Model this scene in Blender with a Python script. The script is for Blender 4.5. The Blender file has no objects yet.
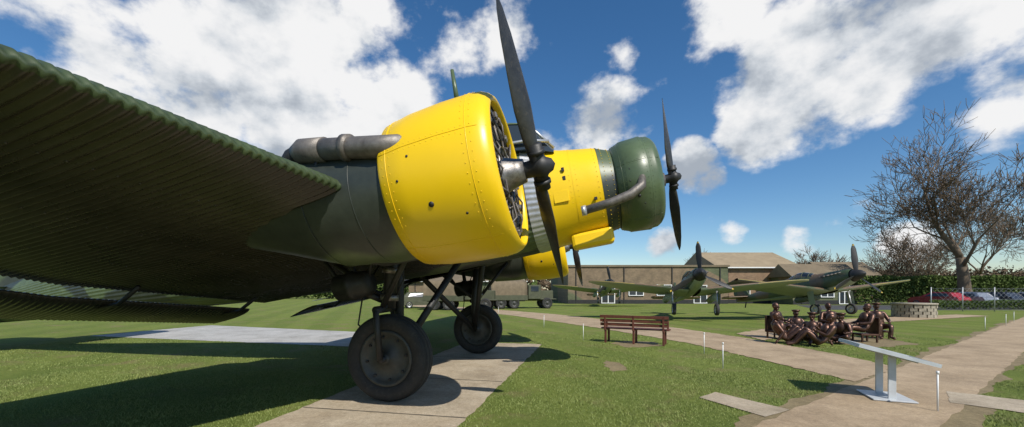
import bpy, bmesh, math, random
import numpy as np
from mathutils import Vector, Matrix, Quaternion
random.seed(7); rng=np.random.default_rng(7)
scene=bpy.context.scene
col=scene.collection
R=math.radians
# ------------------------------------------------------------------ materials
def newmat(name):
    m=bpy.data.materials.new(name); m.use_nodes=True
    nt=m.node_tree; b=nt.nodes['Principled BSDF']
    return m,nt,b
def N(nt,t,**kw):
    n=nt.nodes.new(t)
    for k,v in kw.items(): setattr(n,k,v)
    return n
def noise(nt,scale,detail=4,rough=.55,coord='Object',dist=0.,sc3=None):
    tc=N(nt,'ShaderNodeTexCoord'); n=N(nt,'ShaderNodeTexNoise')
    n.inputs['Scale'].default_value=scale; n.inputs['Detail'].default_value=detail
    n.inputs['Roughness'].default_value=rough; n.inputs['Distortion'].default_value=dist
    if sc3:
        mp=N(nt,'ShaderNodeMapping'); mp.inputs['Scale'].default_value=sc3; nt.links.new(tc.outputs[coord],mp.inputs[0]); nt.links.new(mp.outputs[0],n.inputs['Vector'])
    else: nt.links.new(tc.outputs[coord],n.inputs['Vector'])
    return n.outputs['Fac']
def ramp(nt,fac,stops,interp='LINEAR'):
    r=N(nt,'ShaderNodeValToRGB'); r.color_ramp.interpolation=interp
    el=r.color_ramp.elements
    while len(el)<len(stops): el.new(.5)
    for e,(p,c) in zip(el,stops):
        e.position=p; e.color=(c[0],c[1],c[2],1)
    nt.links.new(fac,r.inputs['Fac']); return r.outputs['Color']
def mixc(nt,fac,a,b,mode='MIX'):
    m=N(nt,'ShaderNodeMix',data_type='RGBA',blend_type=mode)
    if isinstance(fac,(int,float)): m.inputs['Factor'].default_value=fac
    else: nt.links.new(fac,m.inputs['Factor'])
    for s,v in (('A',a),('B',b)):
        i=[x for x in m.inputs if x.name==s and x.type=='RGBA'][0]
        if isinstance(v,tuple): i.default_value=(v[0],v[1],v[2],1)
        else: nt.links.new(v,i)
    return [o for o in m.outputs if o.type=='RGBA'][0]
def bump(nt,b,fac,strength=.3,dist=.01):
    bm=N(nt,'ShaderNodeBump'); bm.inputs['Strength'].default_value=strength; bm.inputs['Distance'].default_value=dist
    nt.links.new(fac,bm.inputs['Height']); nt.links.new(bm.outputs['Normal'],b.inputs['Normal'])
def paint(name,c,rough=.45,metal=0.,var=.25,scale=3.,bs=.08,dirt=None,streak=None,sk=.6):
    m,nt,b=newmat(name)
    f=noise(nt,scale,8,.65); d=tuple(x*(1-var) for x in c); l=tuple(min(1,x*(1+var*.5)) for x in c)
    cc=ramp(nt,f,[(.3,d),(.7,l)])
    if dirt:
        f2=noise(nt,scale*2.3,10,.75)
        g=ramp(nt,f2,[(.55,(0,0,0)),(.75,(1,1,1))])
        cc=mixc(nt,g,cc,dirt)
    if streak:
        f3=noise(nt,4.,8,.7,'Object',0,streak)
        g=ramp(nt,f3,[(.35,(.62,.60,.55)),(.55,(1,1,1))]); cc=mixc(nt,sk,cc,mixc(nt,1.,cc,g,'MULTIPLY'))
    nt.links.new(cc,b.inputs['Base Color'])
    b.inputs['Roughness'].default_value=rough; b.inputs['Metallic'].default_value=metal
    rr=N(nt,'ShaderNodeMapRange'); rr.inputs['To Min'].default_value=max(.05,rough-.12); rr.inputs['To Max'].default_value=min(1,rough+.15)
    nt.links.new(noise(nt,scale*3,6),rr.inputs['Value']); nt.links.new(rr.outputs['Result'],b.inputs['Roughness'])
    bump(nt,b,noise(nt,scale*12,4),bs,.01)
    return m
def camo(name,a,c,scale=.6,rough=.5,sharp=.02,coord='Object'):
    m,nt,b=newmat(name)
    f=noise(nt,scale,1.5,.4,coord,.6)
    cc=ramp(nt,f,[(.5-sharp,a),(.5+sharp,c)])
    f2=noise(nt,5,8,.7); w=ramp(nt,f2,[(.3,(.7,.7,.7)),(.7,(1.2,1.2,1.15))])
    cc=mixc(nt,1.,cc,w,'MULTIPLY')
    nt.links.new(cc,b.inputs['Base Color']); b.inputs['Roughness'].default_value=rough
    bump(nt,b,noise(nt,30,4),.06,.01)
    return m
M_yellow=paint('yellow_paint',(.88,.56,.005),.34,0,.06,1.1,.03)
M_green=camo('camo_green_paint',(.036,.042,.034),(.095,.125,.058),.55,.40)
M_greenLE=paint('wing_green_paint',(.065,.092,.038),.40,.1,.35,2.,.08,(.045,.05,.03),(.6,5,1))
M_under=paint('wing_underside_paint',(.062,.055,.044),.27,.12,.5,.9,.05,(.028,.026,.022),(.4,5,1))
M_dark=paint('dark_metal',(.035,.034,.033),.5,.3,.4,8.)
M_black=paint('engine_black',(.018,.018,.018),.55,0,.4,8.)
M_gunmetal=paint('engine_metal',(.26,.24,.22),.4,.7,.5,14.,.2,(.07,.05,.03))
M_rust=paint('exhaust_steel',(.19,.17,.15),.5,.5,.45,9.,.25,(.10,.07,.05))
M_alu=paint('bare_aluminium',(.5,.5,.5),.38,.6,.2,6.)
M_blade=paint('propeller_blade_paint',(.05,.048,.045),.38,.2,.4,7.,.1,(.12,.10,.075))
M_mustard=paint('wing_edge_mustard',(.34,.26,.06),.55)
M_tip=paint('propeller_tip_yellow',(.45,.3,.03),.5)
M_tyre=paint('tyre_rubber',(.028,.027,.025),.8,0,.35,10.,.2,(.08,.07,.05))
M_hub=paint('wheel_hub_paint',(.05,.052,.045),.5,.1,.4,8.,.1,(.10,.07,.045))
M_nose=paint('nose_cowl_green',(.085,.12,.058),.33,0,.2,2.5,.05,(.06,.08,.04))
M_glass,nt,b=newmat('window_glass'); b.inputs['Base Color'].default_value=(.03,.04,.05,1); b.inputs['Roughness'].default_value=.06; bump(nt,b,noise(nt,3,2),.02,.01)
M_white=paint('white_paint',(.75,.75,.73),.5,0,.12,5.)
M_post=paint('lectern_steel',(.55,.57,.58),.4,.2,.15,6.)
M_board=paint('lectern_panel',(.30,.31,.32),.4,0,.2,3.)
M_bronze=paint('bronze',(.12,.065,.045),.38,.7,.5,9.,.25,(.05,.035,.03))
M_bench=paint('bench_wood',(.12,.036,.022),.55,0,.4,6.,.2)
M_stone=paint('stone',(.33,.29,.22),.9,0,.4,6.,.6)
M_sky=paint('duck_egg_underside',(.26,.31,.24),.5,0,.15,2.)
M_spit=camo('fighter_camo',(.06,.085,.038),(.14,.09,.05),.45,.5,.02)
M_olive=paint('olive_drab',(.07,.075,.04),.7,0,.3,3.)
M_canvas=paint('lorry_canvas',(.17,.13,.08),.9,0,.3,3.)
M_red=paint('car_red',(.3,.02,.02),.25,0,.1,2.); M_silver=paint('car_silver',(.35,.36,.38),.28,.6,.1,2.); M_navy=paint('car_dark',(.03,.035,.045),.25,0,.1,2.)
M_twig=paint('twig_bark',(.16,.115,.075),.9,0,.4,2.,.2)
M_galv=paint('galvanised_steel',(.42,.43,.44),.45,.4,.2,6.)
# ------------------------------------------------------------------ mesh helpers
def finish(name,me,mats,parent,smooth):
    if not isinstance(mats,(list,tuple)): mats=[mats]
    for m in mats: me.materials.append(m)
    if smooth:
        me.polygons.foreach_set('use_smooth',[True]*len(me.polygons))
    me.update()
    o=bpy.data.objects.new(name,me); col.objects.link(o)
    if parent: o.parent=parent
    return o
def mk(name,v,f,mats,parent=None,smooth=True,mi=None):
    me=bpy.data.meshes.new(name); me.from_pydata([tuple(x) for x in v],[],f)
    if mi is not None: me.polygons.foreach_set('material_index',mi)
    return finish(name,me,mats,parent,smooth)
def gridmesh(name,P,mats,parent=None,closeu=False,closev=False,smooth=True,mifn=None,caps=False):
    nu,nv=P.shape[:2]; v=P.reshape(-1,3).tolist(); f=[]; mi=[]
    for i in range(nu if closeu else nu-1):
        for j in range(nv if closev else nv-1):
            i2=(i+1)%nu; j2=(j+1)%nv
            f.append((i*nv+j,i2*nv+j,i2*nv+j2,i*nv+j2)); mi.append(mifn(i,j) if mifn else 0)
    if caps:
        f.append(tuple(range(nv))[::-1]); mi.append(mi[0]); f.append(tuple((nu-1)*nv+j for j in range(nv))); mi.append(mi[0])
    return mk(name,v,f,mats,parent,smooth,mi)
def revolve(name,prof,mats,parent=None,n=48,mat=None,close=False,mifn=None,smooth=True):
    P=np.zeros((len(prof),n,3))
    a=np.linspace(0,2*math.pi,n,endpoint=False)
    for i,(x,r) in enumerate(prof):
        P[i,:,0]=x; P[i,:,1]=r*np.cos(a); P[i,:,2]=r*np.sin(a)
    o=gridmesh(name,P,mats,parent,close,True,smooth,mifn)
    if mat is not None: o.matrix_local=mat
    return o
def tubedata(pts,rad,sides=8,v=None,f=None):
    if v is None: v=[];f=[]
    pts=[Vector(p) for p in pts]
    if isinstance(rad,(int,float)): rad=[rad]*len(pts)
    base=len(v); up=None
    for i,p in enumerate(pts):
        d=(pts[min(i+1,len(pts)-1)]-pts[max(i-1,0)]).normalized()
        if up is None:
            up=Vector((0,0,1)) if abs(d.z)<.9 else Vector((1,0,0))
        s=d.cross(up).normalized(); up=s.cross(d).normalized()
        for k in range(sides):
            a=2*math.pi*k/sides; q=p+rad[i]*(s*math.cos(a)+up*math.sin(a)); v.append((q.x,q.y,q.z))
    for i in range(len(pts)-1):
        for k in range(sides):
            a=base+i*sides+k; c=base+i*sides+(k+1)%sides
            f.append((a,c,c+sides,a+sides))
    f.append(tuple(base+k for k in range(sides))[::-1]); f.append(tuple(base+(len(pts)-1)*sides+k for k in range(sides)))
    return v,f
def tube(name,pts,rad,mat,parent=None,sides=12,smooth=True):
    v,f=tubedata(pts,rad,sides); return mk(name,v,f,mat,parent,smooth)
def tubes(name,lst,mat,parent=None,sides=8):
    v=[];f=[]
    for p,r in lst: tubedata(p,r,sides,v,f)
    return mk(name,v,f,mat,parent)
def boxd(v,f,c,s,rot=None):
    b=len(v)
    for dx in(-.5,.5):
        for dy in(-.5,.5):
            for dz in(-.5,.5):
                q=Vector((dx*s[0],dy*s[1],dz*s[2]))
                if rot is not None: q=rot@q
                v.append((c[0]+q.x,c[1]+q.y,c[2]+q.z))
    for q in((0,1,3,2),(4,6,7,5),(0,4,5,1),(2,3,7,6),(0,2,6,4),(1,5,7,3)): f.append(tuple(b+i for i in q))
def box(name,c,s,mat,parent=None,rot=None,bev=.0):
    v=[];f=[];boxd(v,f,(0,0,0),s); o=mk(name,v,f,mat,parent,False)
    o.location=c
    if rot is not None: o.rotation_euler=rot
    if bev:
        m=o.modifiers.new('b','BEVEL'); m.width=bev; m.segments=2
    return o
def boxes(name,lst,mat,parent=None,bev=0):
    v=[];f=[]
    for it in lst: boxd(v,f,*it)
    o=mk(name,v,f,mat,parent,False)
    if bev:
        m=o.modifiers.new('b','BEVEL'); m.width=bev; m.segments=1
    return o
def empty(name,loc=(0,0,0),yaw=0,parent=None,scale=1):
    e=bpy.data.objects.new(name,None); col.objects.link(e); e.location=loc; e.rotation_euler=(0,0,yaw); e.scale=(scale,)*3
    e.empty_display_size=.2
    if parent: e.parent=parent
    return e
def ellipsoid(name,c,s,mat,parent=None,n=20):
    P=np.zeros((n+1,n*2,3)); 
    for i in range(n+1):
        t=math.pi*i/n; t=min(max(t,.01),math.pi-.01)
        for j in range(n*2):
            a=math.pi*j/n; P[i,j]=(c[0]+s[0]*math.sin(t)*math.cos(a),c[1]+s[1]*math.sin(t)*math.sin(a),c[2]+s[2]*math.cos(t))
    return gridmesh(name,P,mat,parent,False,True)
# ------------------------------------------------------------------ camera
H=1.6
cam=bpy.data.cameras.new('camera'); co=bpy.data.objects.new('camera',cam); col.objects.link(co)
co.location=(0,0,H); co.rotation_euler=(R(90),0,0)
cam.sensor_width=36; cam.lens=36*400/1024; cam.shift_y=(291-213.5)/1024; cam.clip_start=.05; cam.clip_end=3000
scene.camera=co
# ------------------------------------------------------------------ light
el=R(46); sd=Vector((.47,-.88,0)).normalized()
sundir=Vector((sd.x*math.cos(el),sd.y*math.cos(el),math.sin(el)))
L=bpy.data.lights.new('sun','SUN'); L.energy=5.0; L.angle=R(.5); L.color=(1,.955,.88)
lo=bpy.data.objects.new('sun',L); col.objects.link(lo); lo.rotation_mode='QUATERNION'; lo.rotation_quaternion=(-sundir).to_track_quat('-Z','Y')
w=bpy.data.worlds.new('World'); scene.world=w; w.use_nodes=True; nt=w.node_tree
for n in list(nt.nodes): nt.nodes.remove(n)
out=N(nt,'ShaderNodeOutputWorld'); sky=N(nt,'ShaderNodeTexSky',sky_type='NISHITA'); sky.sun_disc=False
sky.sun_elevation=el; sky.sun_rotation=math.atan2(sd.x,sd.y); sky.air_density=1.0; sky.dust_density=.3; sky.ozone_density=3
hs=N(nt,'ShaderNodeHueSaturation'); hs.inputs['Saturation'].default_value=1.25; hs.inputs['Value'].default_value=1.0; nt.links.new(sky.outputs[0],hs.inputs['Color'])
bg=N(nt,'ShaderNodeBackground'); bg.inputs['Strength'].default_value=.12
nt.links.new(hs.outputs[0],bg.inputs[0])
tc=N(nt,'ShaderNodeTexCoord')
def dirn(px,py):
    return Vector(((px-512)/400,1,(291-py)/400)).normalized()
blobs=[((255,60),8.5,1.),((320,20),8.5,1.),((225,15),6,.8),((375,105),7.5,1.),((300,120),8,1.),((200,105),6.5,.9),((140,120),5.5,.7),((420,60),4.5,.6),((60,25),5,.65),((100,70),5.5,.8),((30,75),3.5,.45),((450,20),5,.6),
((595,122),5,1.),((555,148),4,.8),((630,132),3.2,.7),((500,15),4,.5),
((800,78),6.5,1.),((870,52),6.5,1.),((940,20),6.5,1.),((765,120),4.5,1.),((825,112),3.8,.6),((1012,85),4,.9),((725,15),4,.75),((900,75),3.5,.5),((985,10),5,.7),
((690,168),3.0,1.),((708,182),2.0,.9),((620,55),2.2,.5),((733,232),1.5,.7),((803,240),2.0,.7),((825,222),1.6,.6),((912,240),2.2,.7),((665,245),2.0,.55),((640,205),2,.5),((860,205),1.6,.5)]
acc=None
for (px,py),r,wt in blobs:
    v=dirn(px,py)
    d=N(nt,'ShaderNodeVectorMath',operation='DOT_PRODUCT'); d.inputs[1].default_value=v; nt.links.new(tc.outputs['Generated'],d.inputs[0])
    m=N(nt,'ShaderNodeMapRange',interpolation_type='LINEAR'); m.inputs['From Min'].default_value=math.cos(R(r*1.45)); m.inputs['From Max'].default_value=1.; m.inputs['To Max'].default_value=wt
    nt.links.new(d.outputs['Value'],m.inputs['Value'])
    if acc is None: acc=m.outputs[0]
    else:
        a=N(nt,'ShaderNodeMath',operation='MAXIMUM'); nt.links.new(acc,a.inputs[0]); nt.links.new(m.outputs[0],a.inputs[1]); acc=a.outputs[0]
def wnoise(scale,detail,off,rough=.55,dist=0):
    mp=N(nt,'ShaderNodeMapping'); mp.inputs['Location'].default_value=off; mp.inputs['Scale'].default_value=(1,1,1.35); nt.links.new(tc.outputs['Generated'],mp.inputs[0])
    n=N(nt,'ShaderNodeTexNoise'); n.inputs['Scale'].default_value=scale; n.inputs['Detail'].default_value=detail; n.inputs['Roughness'].default_value=rough; n.inputs['Distortion'].default_value=dist
    nt.links.new(mp.outputs[0],n.inputs['Vector']); return n.outputs['Fac']
def mth(op,a,b_,c=None):
    m=N(nt,'ShaderNodeMath',operation=op)
    for i,x in enumerate((a,b_,c)):
        if x is None: continue
        if isinstance(x,(int,float)): m.inputs[i].default_value=x
        else: nt.links.new(x,m.inputs[i])
    return m.outputs[0]
f1=wnoise(6.5,11,(3,1,0),.57); f1b=wnoise(6.5,6,(3.03,.97,.07),.55); f2=wnoise(3.2,4,(7,3,1),.5)
dens=mth('ADD',acc,mth('MULTIPLY',mth('SUBTRACT',f1,.5),2.4))
al=N(nt,'ShaderNodeMapRange',interpolation_type='SMOOTHSTEP'); al.inputs['From Min'].default_value=.30; al.inputs['From Max'].default_value=.72; nt.links.new(dens,al.inputs['Value'])
shade=mth('ADD',mth('MULTIPLY',mth('SUBTRACT',f1,f1b),1.9),mth('ADD',mth('MULTIPLY',dens,-.16),mth('MULTIPLY',mth('SUBTRACT',f2,.5),1.1)))
sh=N(nt,'ShaderNodeMapRange',interpolation_type='SMOOTHSTEP'); sh.inputs['From Min'].default_value=-.55; sh.inputs['From Max'].default_value=.10; nt.links.new(shade,sh.inputs['Value'])
cr=ramp(nt,sh.outputs[0],[(0,(.42,.47,.54)),(.45,(.70,.74,.79)),(1,(.98,.98,.985))])
bg2=N(nt,'ShaderNodeBackground'); bg2.inputs['Strength'].default_value=.92; nt.links.new(cr,bg2.inputs[0])
mx=N(nt,'ShaderNodeMixShader'); nt.links.new(al.outputs[0],mx.inputs[0]); nt.links.new(bg.outputs[0],mx.inputs[1]); nt.links.new(bg2.outputs[0],mx.inputs[2]); nt.links.new(mx.outputs[0],out.inputs[0])
w.cycles.sampling_method='MANUAL'; w.cycles.sample_map_resolution=256
scene.view_settings.view_transform='Standard'; scene.view_settings.look='None'; scene.view_settings.exposure=0
# ------------------------------------------------------------------ ground
M_grass,nt,b=newmat('grass_ground')
g=ramp(nt,noise(nt,.35,6,.6),[(.3,(.12,.165,.03)),(.7,(.19,.23,.05))])
g=mixc(nt,.5,g,ramp(nt,noise(nt,9,8,.7),[(.3,(.085,.13,.022)),(.7,(.23,.265,.075))]))
wv=N(nt,'ShaderNodeTexWave'); wv.inputs['Scale'].default_value=.16; wv.inputs['Distortion'].default_value=1.; tcn=N(nt,'ShaderNodeTexCoord'); mp=N(nt,'ShaderNodeMapping'); mp.inputs['Rotation'].default_value=(0,0,R(-20)); nt.links.new(tcn.outputs['Object'],mp.inputs[0]); nt.links.new(mp.outputs[0],wv.inputs['Vector'])
g=mixc(nt,1.,g,ramp(nt,wv.outputs['Fac'],[(.35,(.92,.94,.9)),(.65,(1.08,1.06,1.05))]),'MULTIPLY')
dm=ramp(nt,noise(nt,.75,8,.7,'Object',.4),[(.52,(0,0,0)),(.68,(1,1,1))])
g=mixc(nt,dm,g,ramp(nt,noise(nt,12,5),[(.3,(.19,.16,.07)),(.7,(.27,.225,.11))]))
g=mixc(nt,1.,g,ramp(nt,noise(nt,60,4,.7),[(.3,(.6,.6,.6)),(.7,(1.3,1.3,1.2))]),'MULTIPLY')
nt.links.new(g,b.inputs['Base Color']); b.inputs['Roughness'].default_value=.95; b.inputs['Specular IOR Level'].default_value=.15
bump(nt,b,noise(nt,45,6,.7),.9,.04)
mk('ground',[(-700,-300,0),(700,-300,0),(700,1100,0),(-700,1100,0)],[(0,1,2,3)],M_grass,smooth=False)
def concrete(name,a,c,sc=1.5,st0=.6):
    m,nt,b=newmat(name)
    g=ramp(nt,noise(nt,sc,8,.7),[(.3,a),(.7,c)])
    g=mixc(nt,1.,g,ramp(nt,noise(nt,70,3,.8),[(.3,(.68,.68,.68)),(.7,(1.2,1.2,1.2))]),'MULTIPLY')
    g=mixc(nt,1.,g,ramp(nt,noise(nt,16,5,.8),[(.35,(.82,.82,.80)),(.6,(1.06,1.06,1.06))]),'MULTIPLY')
    st=ramp(nt,noise(nt,.9,8,.75),[(.45,(1,1,1)),(.72,(st0,st0*.97,st0*.92))]); g=mixc(nt,1.,g,st,'MULTIPLY')
    nt.links.new(g,b.inputs['Base Color']); b.inputs['Roughness'].default_value=.9; bump(nt,b,noise(nt,90,4,.8),.5,.01); return m
M_path=concrete('path_gravel',(.36,.26,.155),(.48,.36,.23)); M_slab=concrete('slab_concrete',(.38,.30,.20),(.50,.42,.31)); M_grey=concrete('apron_concrete',(.40,.39,.36),(.5,.48,.45))
M_dirt=concrete('bare_earth',(.19,.145,.07),(.28,.215,.11),4,.75)
polys=[]
def sheet(name,pts,z,mat,jit=.03,par=None):
    P=[]
    for i in range(len(pts)):
        a=Vector((*pts[i],0)); c=Vector((*pts[(i+1)%len(pts)],0)); n=max(2,int((c-a).length/.12)); n=min(n,260)
        for k in range(n):
            q=a.lerp(c,k/n); j=jit if k else 0
            P.append((q.x+random.uniform(-j,j),q.y+random.uniform(-j,j),z))
    polys.append(np.array([(p[0],p[1]) for p in P]))
    return mk(name,P,[tuple(range(len(P)))],mat,par,smooth=False)
u=Vector((.2,.98)); pc=Vector((-1.87,4.7))
def pd(s,t):
    q=pc+u*s+Vector((.98,-.2))*t; return (q.x,q.y)
pad=sheet('concrete_pad',[pd(-3.5,-1.15),pd(-3.5,1.2),pd(7.7,1.25),pd(7.7,-1.1)],.008,M_slab,.02)
M_joint=paint('joint_dirt',(.12,.10,.07),.95,0,.4,9.)
for s in (-1.2,.55,2.6,4.9,6.4): sheet('expansion_joint',[pd(s,-1.12),pd(s+.025,-1.12),pd(s+.03,1.2),pd(s,1.2)],.012,M_joint,.004,pad)
dirp=(Vector((25.7,20.6))-Vector((2.8,4.7))).normalized()
def mp_(s,t):
    q=Vector((2.8,4.7))+dirp*s+Vector((dirp.y,-dirp.x))*t; return (q.x,q.y)
def wavy(side,t0,amp,s0=-6,s1=30,n=70,ph=0):
    return [mp_(s,t0+side*amp*(.5+.5*math.sin(s*1.3+ph)*math.sin(s*.47+2+ph)+.25*math.sin(s*4.1))) for s in np.linspace(s0,s1,n)]
sheet('worn_verge',wavy(-1,-.02,.28)+wavy(1,1.27,.30,ph=1.3)[::-1],.004,M_dirt,.03)
sheet('footpath',[mp_(-6,0),mp_(-6,1.25),mp_(60,1.45),mp_(60,0)],.008,M_path)
sheet('footpath',[(6.0,7.0),(5.75,9.5),(5.4,12.2),(3.7,17.3),(0,26),(-6,36),(-14,46),(-11,47),(-3,37),(2.9,27.5),(6.9,18.3),(7.9,13.6),(8.2,9.8),(8.0,8.3)],.012,M_path,.05)
sheet('footpath',[(6.9,6.35),(6.25,5.7),(9.2,2.6),(10.0,3.3)],.012,M_slab,.02)
sheet('footpath',[(8.1,12.9),(8.4,15.0),(17,22),(30,27),(30.5,25.5),(18,20)],.016,M_path,.05)
sheet('paving_slab',[(2.8,5.98),(3.2,6.3),(3.72,5.36),(3.2,5.05)],.012,M_slab,.008)
sheet('concrete_apron',[(-15,14.2),(-4.0,11.3),(-3.4,14.6),(-14,18.6)],.008,M_grey,.02)
sheet('worn_patch',[(2.0,7.9),(1.95,8.5),(2.15,9.2),(2.4,8.9),(2.35,8.1)],.004,M_dirt,.06)
sheet('worn_patch',[(3.3,11.3),(3.0,12.2),(3.6,12.9),(4.5,12.5),(4.4,11.6)],.004,M_dirt,.07)
sheet('worn_patch',[(9.4,13.2),(9.2,14.1),(11.0,14.4),(12.6,13.6),(12.2,12.0),(10.3,11.3)],.004,M_dirt,.1)
M_asph=concrete('car_park_asphalt',(.05,.05,.05),(.075,.075,.075)); sheet('car_park',[(26,34),(90,34),(90,45),(32,45)],.008,M_asph)
def inpoly(x,y,P):
    ins=np.zeros(len(x),bool); n=len(P); j=n-1
    for i in range(n):
        xi,yi=P[i];xj,yj=P[j]
        c=((yi>y)!=(yj>y)); 
        with np.errstate(all='ignore'): c&=x<(xj-xi)*(y-yi)/(yj-yi+1e-12)+xi
        ins^=c; j=i
    return ins
def blades(n,x0,x1,y0,y1,h,w_):
    x=rng.uniform(x0,x1,n); y=rng.uniform(y0,y1,n); keep=np.ones(n,bool)
    for P in polys: keep&=~inpoly(x,y,P)
    patch=np.sin(x*1.7+np.sin(y*1.1)*2)*np.sin(y*1.9+np.cos(x*.8)*2); keep&=rng.uniform(0,1,n)>np.clip(patch*1.1-.1,0,.85)
    x=x[keep];y=y[keep];n=len(x)
    a=rng.uniform(0,2*math.pi,n); hh=h*rng.uniform(.4,1.4,n)*(.8+.4*np.sin(x*3)*np.sin(y*2.3)); ww=w_*rng.uniform(.6,1.4,n); la=rng.uniform(0,2*math.pi,n); ll=hh*rng.uniform(.1,1.1,n)
    v=np.zeros((n,3,3)); v[:,0]=np.stack([x-np.cos(a)*ww,y-np.sin(a)*ww,np.zeros(n)],1); v[:,1]=np.stack([x+np.cos(a)*ww,y+np.sin(a)*ww,np.zeros(n)],1); v[:,2]=np.stack([x+np.cos(la)*ll,y+np.sin(la)*ll,hh],1)
    return v
V=np.concatenate([blades(170000,-9,9,3.6,8,.030,.004),blades(90000,-14,14,8,15,.030,.006),blades(14000,3,12,3.0,6,.035,.004)])
n=len(V); me=bpy.data.meshes.new('grass'); me.vertices.add(n*3); me.vertices.foreach_set('co',V.reshape(-1)); me.loops.add(n*3); me.loops.foreach_set('vertex_index',np.arange(n*3)); me.polygons.add(n); me.polygons.foreach_set('loop_start',np.arange(n)*3); me.polygons.foreach_set('loop_total',np.full(n,3)); me.update(); me.validate()
M_blade_g,nt,b=newmat('grass_blades'); g=ramp(nt,noise(nt,1.2,5),[(.3,(.13,.19,.035)),(.7,(.24,.28,.065))]); g=mixc(nt,.5,g,ramp(nt,noise(nt,40,2),[(.3,(.11,.16,.03)),(.7,(.33,.33,.12))])); nt.links.new(g,b.inputs['Base Color']); b.inputs['Roughness'].default_value=.7
finish('grass',me,M_blade_g,None,False)
# ------------------------------------------------------------------ transport aircraft
pit=R(10); yawn=math.atan2(-.2,.98)
F=Vector((math.cos(yawn)*math.cos(pit),math.sin(yawn)*math.cos(pit),math.sin(pit)))
PT=Vector((-math.sin(yawn),math.cos(yawn),0)); UP=F.cross(PT)
O=Vector((-1.33,8.08,0))
AM=Matrix(((F.x,PT.x,UP.x,O.x),(F.y,PT.y,UP.y,O.y),(F.z,PT.z,UP.z,O.z),(0,0,0,1))); AI=AM.inverted()
ju=bpy.data.objects.new('trimotor_transport_aircraft',None); col.objects.link(ju); ju.matrix_world=AM
def wl(px,py,Y):
    return AI@Vector(((px-512)/400*Y,Y,H+(291-py)/400*Y))
PITCH=.066; LE0=1.08; ZL0=2.42; DIH=.172
def lez(y):
    t=y-3.87
    return (LE0-.3*t if t>0 else LE0-.15*t),(-3.35+(.06*t if t>0 else 0)),(ZL0+DIH*t if t>0 else ZL0+.10*t)
def wing(sgn,ny):
    P=[]; nc=46
    th=np.linspace(0,2*math.pi,nc)
    ys=np.linspace(.7,14.6,ny)
    for y in ys:
        t=y-3.87
        le,te,zl=lez(y)
        ch=le-te; T=(.60-.035*max(t,0)); T=max(T,.25)
        if y>13.9: k=1-((y-13.9)/.72)**2*.7; T*=k
        row=np.zeros((nc,3))
        xc=(1+np.cos(th))/2
        yt=5*(.2969*np.sqrt(xc)*.72-.126*xc*.6-.3516*xc**2*.62+.2843*xc**3*.55-.1036*xc**4*.42)*T
        yt=np.maximum(yt,0)
        sg=np.where(np.sin(th)>=0,1,-1)
        corr=.0095*math.sin(2*math.pi*y/PITCH)
        z=np.where(sg>0,yt*1.25+corr,-yt*.42+corr)
        row[:,0]=le-xc*ch; row[:,1]=sgn*y
        row[:,2]=zl+z-xc*ch*math.tan(R(1.0))
        P.append(row)
    P=np.array(P)
    if sgn<0: P=P[::-1]
    lim=nc//2
    return gridmesh('starboard_wing' if sgn<0 else 'port_wing',P,[M_greenLE,M_under],ju,False,False,True,lambda i,j:0 if j<=lim else 1)
wing(-1,1900); wing(1,500)
def zline(y):
    le,te,zl=lez(y); return te,zl-(.84+3.35)*math.tan(R(1))
v=[];f=[]
for fr_ in (.22,.48,.72):
    for y in np.arange(1.3,13.5,.132):
        le,te,zl=lez(y); ch=le-te; t=y-3.87; T=max(.25,.60-.035*max(t,0)); xc=fr_
        yt=5*(.2969*math.sqrt(xc)*.72-.126*xc*.6-.3516*xc**2*.62+.2843*xc**3*.55-.1036*xc**4*.42)*T
        z=zl-yt*.42-xc*ch*math.tan(R(1))-.0095
        p=Vector((le-xc*ch,-y,z))
        tubedata([p+Vector((0,0,.004)),p-Vector((0,0,.006))],[.011,.008],6,v,f)
mk('underside_rivets',v,f,M_under,ju)
def flap(sgn,y0,y1,name):
    P=[];nc=18; th=np.linspace(0,2*math.pi,nc)
    for y in np.linspace(y0,y1,int((y1-y0)/PITCH*6)):
        t=y-3.87; te,zl=zline(y)
        ch=.85-.02*max(t,0); xc=(1+np.cos(th))/2
        yt=5*(.2969*np.sqrt(xc)-.126*xc-.3516*xc**2+.2843*xc**3-.1036*xc**4)*.11
        z=np.where(np.sin(th)>=0,yt,-yt)+.005*math.sin(2*math.pi*y/PITCH)
        row=np.zeros((nc,3)); row[:,0]=te-.06-xc*ch; row[:,1]=sgn*y; row[:,2]=zl-.20+z-xc*ch*.17; P.append(row)
    gridmesh(name,np.array(P),M_under,ju,False,False,True,None,True)
    L=[]
    for y in np.arange(y0+.4,y1,1.9):
        te,zl=zline(y); zl-=.04
        L.append(([(te+.5,sgn*y,zl-.06),(te+.1,sgn*y,zl-.24),(te-.3,sgn*y,zl-.24)],.03))
    tubes(name+'_hinge_arms',L,M_dark,ju,6)
flap(-1,1.0,7.6,'starboard_flap'); flap(-1,7.7,14.3,'starboard_aileron'); flap(1,1.0,7.6,'port_flap'); flap(1,7.7,14.3,'port_aileron')
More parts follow.
